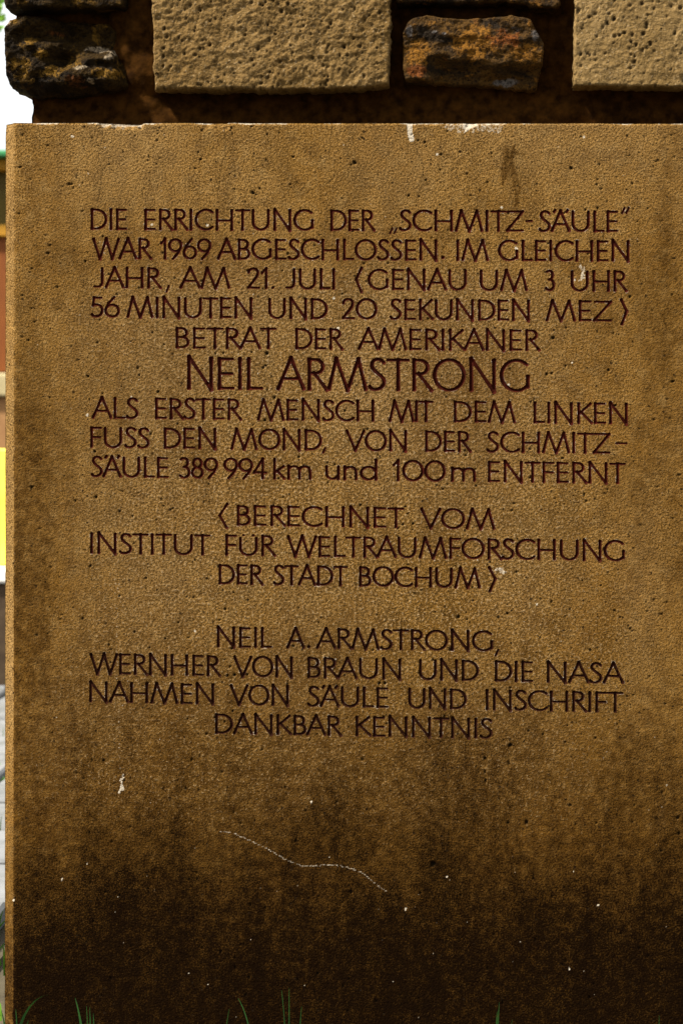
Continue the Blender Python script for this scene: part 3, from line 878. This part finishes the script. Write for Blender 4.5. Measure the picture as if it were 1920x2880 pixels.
stone('tuff_block', [(-200, 424), (0, 426), (60, 430), (240, 434)], [(-200, 1096), (120, 1097), (230, 1093)], [(424, -150), (1097, -150)],
      [(424, 252), (440, 250), (600, 249), (800, 252), (1000, 246), (1090, 236), (1097, 234)],
      -.006, .12, M_TUFF1, step=.0016, rad=.004, rough=.0035, seed=20, pits=420, fine=.0026, pitr=(.0008, .0028), edge_rough=.0022, label='coarse pitted tuff block with a crumbling lower edge')
D_ = stone('tuff_block', [(-200, 1616), (60, 1614), (240, 1611)], [(-200, 2150), (260, 2150)], [(1611, -150), (2150, -150)],
      [(1611, 240), (1700, 240), (1920, 244), (2150, 244)],
      -.006, .12, M_TUFF2, step=.0018, rad=.0025, rough=.0018, seed=24, pits=330, fine=.0014, pitr=(.0008, .0030), edge_rough=.001, label='smoother pale tuff block with round holes')

# mortar core: one relief sheet closed as a block, recessed behind the stones
mx0, mx1 = at(92, 300, .045).x, XR-.01
mz0, mz1 = float(ZTOP)-.002, float(ZTOP)+.245
xg = np.arange(mx0, mx1, .003); zg = np.arange(mz0, mz1, .003)
MX, MZ = np.meshgrid(xg, zg)
MU = (MX+.48)*2000-2; MV = 1440-(MZ-ZC)*2000+(MU-960)*.008
MY = .050+.004*fbm(MX, MZ, .02, 4, .65, 40)+.004*fbm(MX, MZ, .12, 2, .6, 41)
MY -= .030*sstep(250, 360, MU+22*vnoise(MX*45, MZ*45))*sstep(470, 415, MU)*sstep(330, 200, MV)
MY -= .022*sstep(1530, 1610, MU)*sstep(280, 120, MV)
MY -= .012*sstep(262, 350, MV+14*vnoise(MX*40, MZ*40))
MY -= .008*np.exp(-((MU-400)/120)**2)*sstep(235, 300, MV)
# the sheet's left edge stands further out above the bed joint
shift = (at(45, 30, .045).x-mx0)*sstep(262, 225, MV)
rag = .0015*vnoise(MX*0+3, MZ*130)
fall = sstep(.05, 0, MX-mx0)
MXs = MX+(shift+rag)*fall
H_, W_ = MX.shape
P = np.stack([MXs, MY, MZ], -1).reshape(-1, 3)
ii = np.arange(H_*W_).reshape(H_, W_)
bk = np.stack([MXs[:, [0, -1]], np.full((H_, 2), .27), MZ[:, [0, -1]]], -1).reshape(-1, 3)
bi = H_*W_+np.arange(H_*2).reshape(H_, 2)
fs = [np.stack([ii[:-1, :-1], ii[:-1, 1:], ii[1:, 1:], ii[1:, :-1]], -1).reshape(-1, 4),
      np.stack([ii[:-1, 0], ii[1:, 0], bi[1:, 0], bi[:-1, 0]], -1), np.stack([ii[:-1, -1], bi[:-1, 1], bi[1:, 1], ii[1:, -1]], -1),
      np.stack([bi[:-1, 0], bi[1:, 0], bi[1:, 1], bi[:-1, 1]], -1),
      np.array([ii[-1, :].tolist()+[bi[-1, 1], bi[-1, 0]]]), np.array([ii[0, ::-1].tolist()+[bi[0, 0], bi[0, 1]]])]
adopt(link('mortar', raw_mesh('mortar', P, fs), M_MORTAR))

# ------------------------------------------------------------------ ground, paving
M_EARTH = mat_simple('earth', (.035, .028, .016), (.075, .062, .035), 9, .95, .02)
M_PAVE = mat_simple('grey_paving', (.10, .105, .105), (.17, .175, .18), 12, .85, .002)
M_GRASS = mat_simple('grass_blade', (.009, .050, .007), (.022, .090, .009), 30, .55, .001)
me = raw_mesh('ground', np.array([[-120, -60, 0], [120, -60, 0], [120, 200, 0], [-120, 200, 0]], float), [np.array([[0, 1, 2, 3]])])
gr = link('ground', me, M_EARTH); gr['kind'] = 'structure'
pav = bpy.data.objects.new('paving', bpy.data.meshes.new('paving'))
bm = box_bm(-3.4, -.58, -.6, 4.0, -.03, .012, 0)
from_pav = from_bm('paving', bm, M_EARTH); from_pav['kind'] = 'structure'
bpy.data.objects.remove(pav)
pm = None
for i in range(9):
    for j in range(14):
        cx = -.76-.305*i+random.uniform(-.006, .006); cy = -.4+.305*j+random.uniform(-.006, .006)
        if pm is None:
            b_ = box_bm(-.138, .138, -.138, .138, 0, .04, .006)
            o = from_bm('paving_stone', b_, M_PAVE); pm = o.data
        else:
            o = link('paving_stone', pm)
        o.location = (cx, cy, .008+random.uniform(-.004, .004)); o.rotation_euler.z = random.uniform(-.03, .03)
        o.parent = from_pav

def blades(name, specs, mat):
    """specs: base point, tip offset, sag, width"""
    cov, fc = [], []
    for (bx, by, bz), (dx, dy, dz), sag, wd in specs:
        n_ = 7
        o0 = len(cov)
        side = np.array([1.0, .15, 0]) if abs(dx) < abs(dz)*1.2 else np.array([-.3, .3, .9])
        side = side/np.linalg.norm(side)
        for q in range(n_+1):
            t = q/n_
            p = np.array([bx+dx*t**1.5, by+dy*t, bz+dz*(t+sag*t*(1-t))])
            ww = wd*(1-t)**.7*.5+.0002
            cov.append(p-side*ww); cov.append(p+side*ww+np.array([0, ww*.5, 0]))
        for q in range(n_):
            fc.append([o0+2*q, o0+2*q+1, o0+2*q+3, o0+2*q+2])
    return link(name, raw_mesh(name, np.array(cov), [np.array(fc)]), mat)
sp = []
def blade_px(x0, x1, y1, Y, sag=.5, wd=.0035, lean=0.0):
    a_ = at(x0, 2890, Y); t_ = at(x1, y1, Y)
    sp.append(((a_.x, Y, 0.0), (t_.x-a_.x, -lean, t_.z), sag, wd))
blade_px(42, 140, 2797, -.04, .9, .0048); blade_px(50, 45, 2838, -.03, .3, .0026); blade_px(66, 82, 2868, -.04, .6, .003); blade_px(20, 4, 2840, -.02, .3)
blade_px(237, 212, 2806, -.04, .2, .0042); blade_px(249, 244, 2830, -.03, .1, .002); blade_px(256, 253, 2832, -.04, .1, .003); blade_px(266, 263, 2850, -.04, .1, .003)
blade_px(630, 645, 2838, -.03, .2, .0018); blade_px(712, 670, 2808, -.03, .4, .002); 
blade_px(805, 792, 2785, -.03, .1, .0012); blade_px(813, 813, 2780, -.03, .1, .0016); blade_px(840, 848, 2830, -.03, .1, .002)
blade_px(1396, 1403, 2818, -.035, .0, .0036); blade_px(1392, 1397, 2845, -.04, .0, .005); blade_px(1425, 1440, 2868, -.03, .2, .002); blade_px(1852, 1852, 2856, -.03, 0, .0022)
for _ in range(260):       # turf along the slab's foot, mostly below the frame
    x = random.uniform(-.62, .6); Y = random.uniform(-.30, -.015)
    h = random.uniform(.008, .032) if x > -.49 else random.uniform(.02, .06)
    sp.append(((x, Y, 0), (random.uniform(-.02, .02), random.uniform(-.01, .01), h), .3, random.uniform(.0015, .0032)))
gb = blades('grass', sp, M_GRASS); gb['kind'] = 'stuff'
sp = []
for i in range(10):        # weeds in the paving joints
    for j in range(15):
        for r_ in range(26):
            if random.random() < .5:
                x = -.6075-.305*i+random.gauss(0, .012); Y = -.55+.305*j+random.uniform(0, .305)
            else:
                x = -.6075-.305*i+random.uniform(0, .305); Y = -.5525+.305*j+random.gauss(0, .012)
            h = random.uniform(.02, .07)
            sp.append(((x, Y, .01), (random.uniform(-.04, .04), random.uniform(-.03, .03), h), .4, random.uniform(.003, .006)))
M_WEED = mat_simple('weed_blade', (.05, .17, .012), (.12, .28, .02), 30, .55, .001)
wd_ = blades('weeds', sp, M_WEED); wd_['kind'] = 'stuff'

# ------------------------------------------------------------------ blurred things beyond the left edge
M_DARKWALL = mat_simple('dark_wall', (.030, .017, .008), (.055, .035, .018), 20)
M_WHITE = mat_simple('white_coping', (.70, .68, .62), (.80, .78, .74), 12)
M_YELLOW = mat_simple('yellow_paint', (.85, .72, .05), (.88, .80, .10), 3, .5, .0005)
M_SALMON = mat_simple('salmon_render', (.22, .11, .045), (.28, .15, .06), 8)
M_CREAM = mat_simple('cream_stone', (.34, .28, .15), (.40, .34, .19), 8)
M_WOOD = mat_simple('orange_brown_wood', (.13, .034, .004), (.19, .055, .006), 18, .6, .001, (6, 1, .3))
M_DWOOD = mat_simple('olive_brown_wood', (.065, .042, .004), (.09, .062, .005), 10, .6, .001)
M_OCHRE = mat_simple('ochre_paint', (.34, .16, .01), (.40, .20, .015), 8, .6)
M_GREEN = mat_simple('green_sheet_metal', (.03, .17, .06), (.04, .22, .08), 8, .5)
YW = 3.45
lw = thing('low_wall', 'low dark wall with white coping beyond the weedy paving', 'wall', (-2.2, YW, 0))
zt = at(6, 1640, YW).z; zc2 = at(6, 1602, YW).z; zy = at(6, 1262, YW+.15).z
adopt(from_bm('wall_body', box_bm(-4.2, -.5, YW, YW+.30, -.05, zt, .006), M_DARKWALL), lw)
adopt(from_bm('coping', box_bm(-4.24, -.46, YW-.02, YW+.32, zt+.001, zc2, .008), M_WHITE), lw)
yb_ = thing('yellow_board', 'bright yellow board standing on the low wall with white coping', 'board', (-2.0, YW+.15, zc2+.002))
adopt(from_bm('panel', box_bm(-3.4, -.55, YW+.12, YW+.16, zc2+.002, zy, .006), M_YELLOW), yb_)
for x in (-3.1, -2.0, -.9):
    adopt(from_bm('post', box_bm(x-.03, x+.03, YW+.163, YW+.21, zc2+.002, zy+.01, .004), M_WHITE), yb_)
YB = 9.0
Z_ = lambda py: at(6, py, YB).z
pv = thing('garden_pavilion', 'low wooden pavilion with green roof edge and cream band behind the yellow board', 'building', (-3.5, YB, 0))
xa_, xb_ = -7.5, -.2
adopt(from_bm('plinth', box_bm(xa_, xb_, YB, YB+2.5, -.05, Z_(1115), .01), M_SALMON), pv)
adopt(from_bm('sill_band', box_bm(xa_-.03, xb_+.03, YB-.04, YB+2.5, Z_(1115)+.001, Z_(1050), .01), M_CREAM), pv)
adopt(from_bm('wall', box_bm(xa_+.1, xb_-.1, YB+.10, YB+2.4, Z_(1050)+.001, Z_(440), 0), M_DWOOD), pv)
zz0, zz1 = Z_(1046), Z_(665)
x = xa_+.12
pl_me = None
while x < xb_-.3:
    if pl_me is None:
        o = from_bm('plank', box_bm(0, .135, 0, .03, 0, zz1-zz0, .004), M_WOOD); pl_me = o.data
    else:
        o = link('plank', pl_me)
    o.location = (x, YB+.068, zz0); adopt(o, pv); x += .145
adopt(from_bm('rail', box_bm(xa_+.05, xb_-.05, YB+.03, YB+.095, zz1+.003, Z_(632), .006), M_OCHRE), pv)
adopt(from_bm('rail', box_bm(xa_+.05, xb_-.05, YB+.0, YB+.095, Z_(478), Z_(448), .006), M_OCHRE), pv)
bm = box_bm(xa_-.2, xb_+.2, YB-.12, YB+2.7, Z_(446), Z_(428), .008)
adopt(from_bm('roof', bm, M_GREEN), pv)

# tree whose drooping leaves show past the top left corner
M_BARK = mat_simple('bark', (.06, .045, .03), (.12, .09, .06), 14, .9, .01, (1, 1, .3))
M_LEAF = mat_simple('leaf', (.10, .26, .015), (.20, .40, .02), 6, .5, .001)
M_LEAF.node_tree.nodes['Principled BSDF'].inputs['Transmission Weight'].default_value = 0.0
tree = thing('broadleaf_tree', 'bright green broadleaf tree whose drooping leaves hang by the masonry corner', 'tree', (-3.0, 4.6, 0))
def tube(path, rads, seg=10, bm=None):
    bm = bm or bmesh.new(); rings = []
    for i, (p, r) in enumerate(zip(path, rads)):
        p = Vector(p); d_ = (Vector(path[min(i+1, len(path)-1)])-Vector(path[max(i-1, 0)])).normalized()
        s_ = d_.cross(Vector((.3, 1, .1))).normalized(); t_ = d_.cross(s_)
        rings.append([bm.verts.new(p+(s_*math.cos(6.2832*k/seg)+t_*math.sin(6.2832*k/seg))*r) for k in range(seg)])
    for a_, b_ in zip(rings[:-1], rings[1:]):
        for k in range(seg): bm.faces.new((a_[k], a_[(k+1) % seg], b_[(k+1) % seg], b_[k]))
    bm.faces.new(rings[0][::-1]); bm.faces.new(rings[-1])
    return bm
T0 = Vector((-3.0, 4.6, 0))
bm = tube([T0+Vector((0, 0, -.1)), T0+Vector((.03, 0, .8)), T0+Vector((-.02, .05, 1.8)), T0+Vector((.05, 0, 2.8)), T0+Vector((.1, 0, 4.0))], [.17, .13, .11, .085, .03])
limbs = []
for k in range(9):
    a_ = k*2.4; z_ = 1.7+.27*k; l_ = 1.4-.08*k
    e_ = T0+Vector((math.cos(a_)*l_, math.sin(a_)*l_, z_+.7))
    limbs.append((T0+Vector((0, 0, z_)), e_)); tube([T0+Vector((0, 0, z_)), T0+Vector((math.cos(a_)*l_*.5, math.sin(a_)*l_*.5, z_+.5)), e_], [.05, .03, .01], 7, bm)
e_ = Vector((-1.75, 4.3, 2.45)); limbs.append((T0+Vector((0, 0, 2.0)), e_))
tube([T0+Vector((0, 0, 2.0)), Vector((-2.4, 4.4, 2.5)), e_], [.04, .025, .008], 7, bm)
adopt(from_bm('trunk', bm, M_BARK, None, True), tree)
cov, fc = [], []
def leaf(c, s_):
    n_ = Vector((random.gauss(0, 1), random.gauss(0, 1), random.gauss(0, .6)+.4)).normalized()
    a_ = n_.cross(Vector((random.random(), random.random(), -1))).normalized(); b_ = n_.cross(a_)
    o0 = len(cov)
    for (u_, v_) in ((-1, 0), (-.3, .45), (.5, .38), (1.1, 0), (.5, -.38), (-.3, -.45)):
        cov.append(tuple(c+a_*u_*s_+b_*v_*s_+n_*abs(v_)*s_*.25))
    fc.append([o0+i for i in range(6)])
edge_x = lambda Y_: at(14, 60, Y_).x
for _ in range(3800):
    s0, e0 = random.choice(limbs)
    t = random.uniform(.35, 1.1)
    c = s0.lerp(e0, t)+Vector((random.gauss(0, .22), random.gauss(0, .22), random.gauss(0, .16)))
    if c.x > edge_x(c.y)-.25 and c.z > 1.3: continue
    leaf(c, random.uniform(.03, .055))
for px, py, n_ in ((0, 4, 14), (6, 24, 8), (2, 52, 9), (0, 84, 14), (-10, 40, 14), (-14, 95, 12)):
    for _ in range(n_):
        c = at(px+random.uniform(-14, 6), py+random.uniform(-6, 6), 4.3+random.uniform(-.2, .2))
        leaf(c, .018)
adopt(link('crown', raw_mesh('crown', np.array(cov), [np.array(fc)], False), M_LEAF), tree)
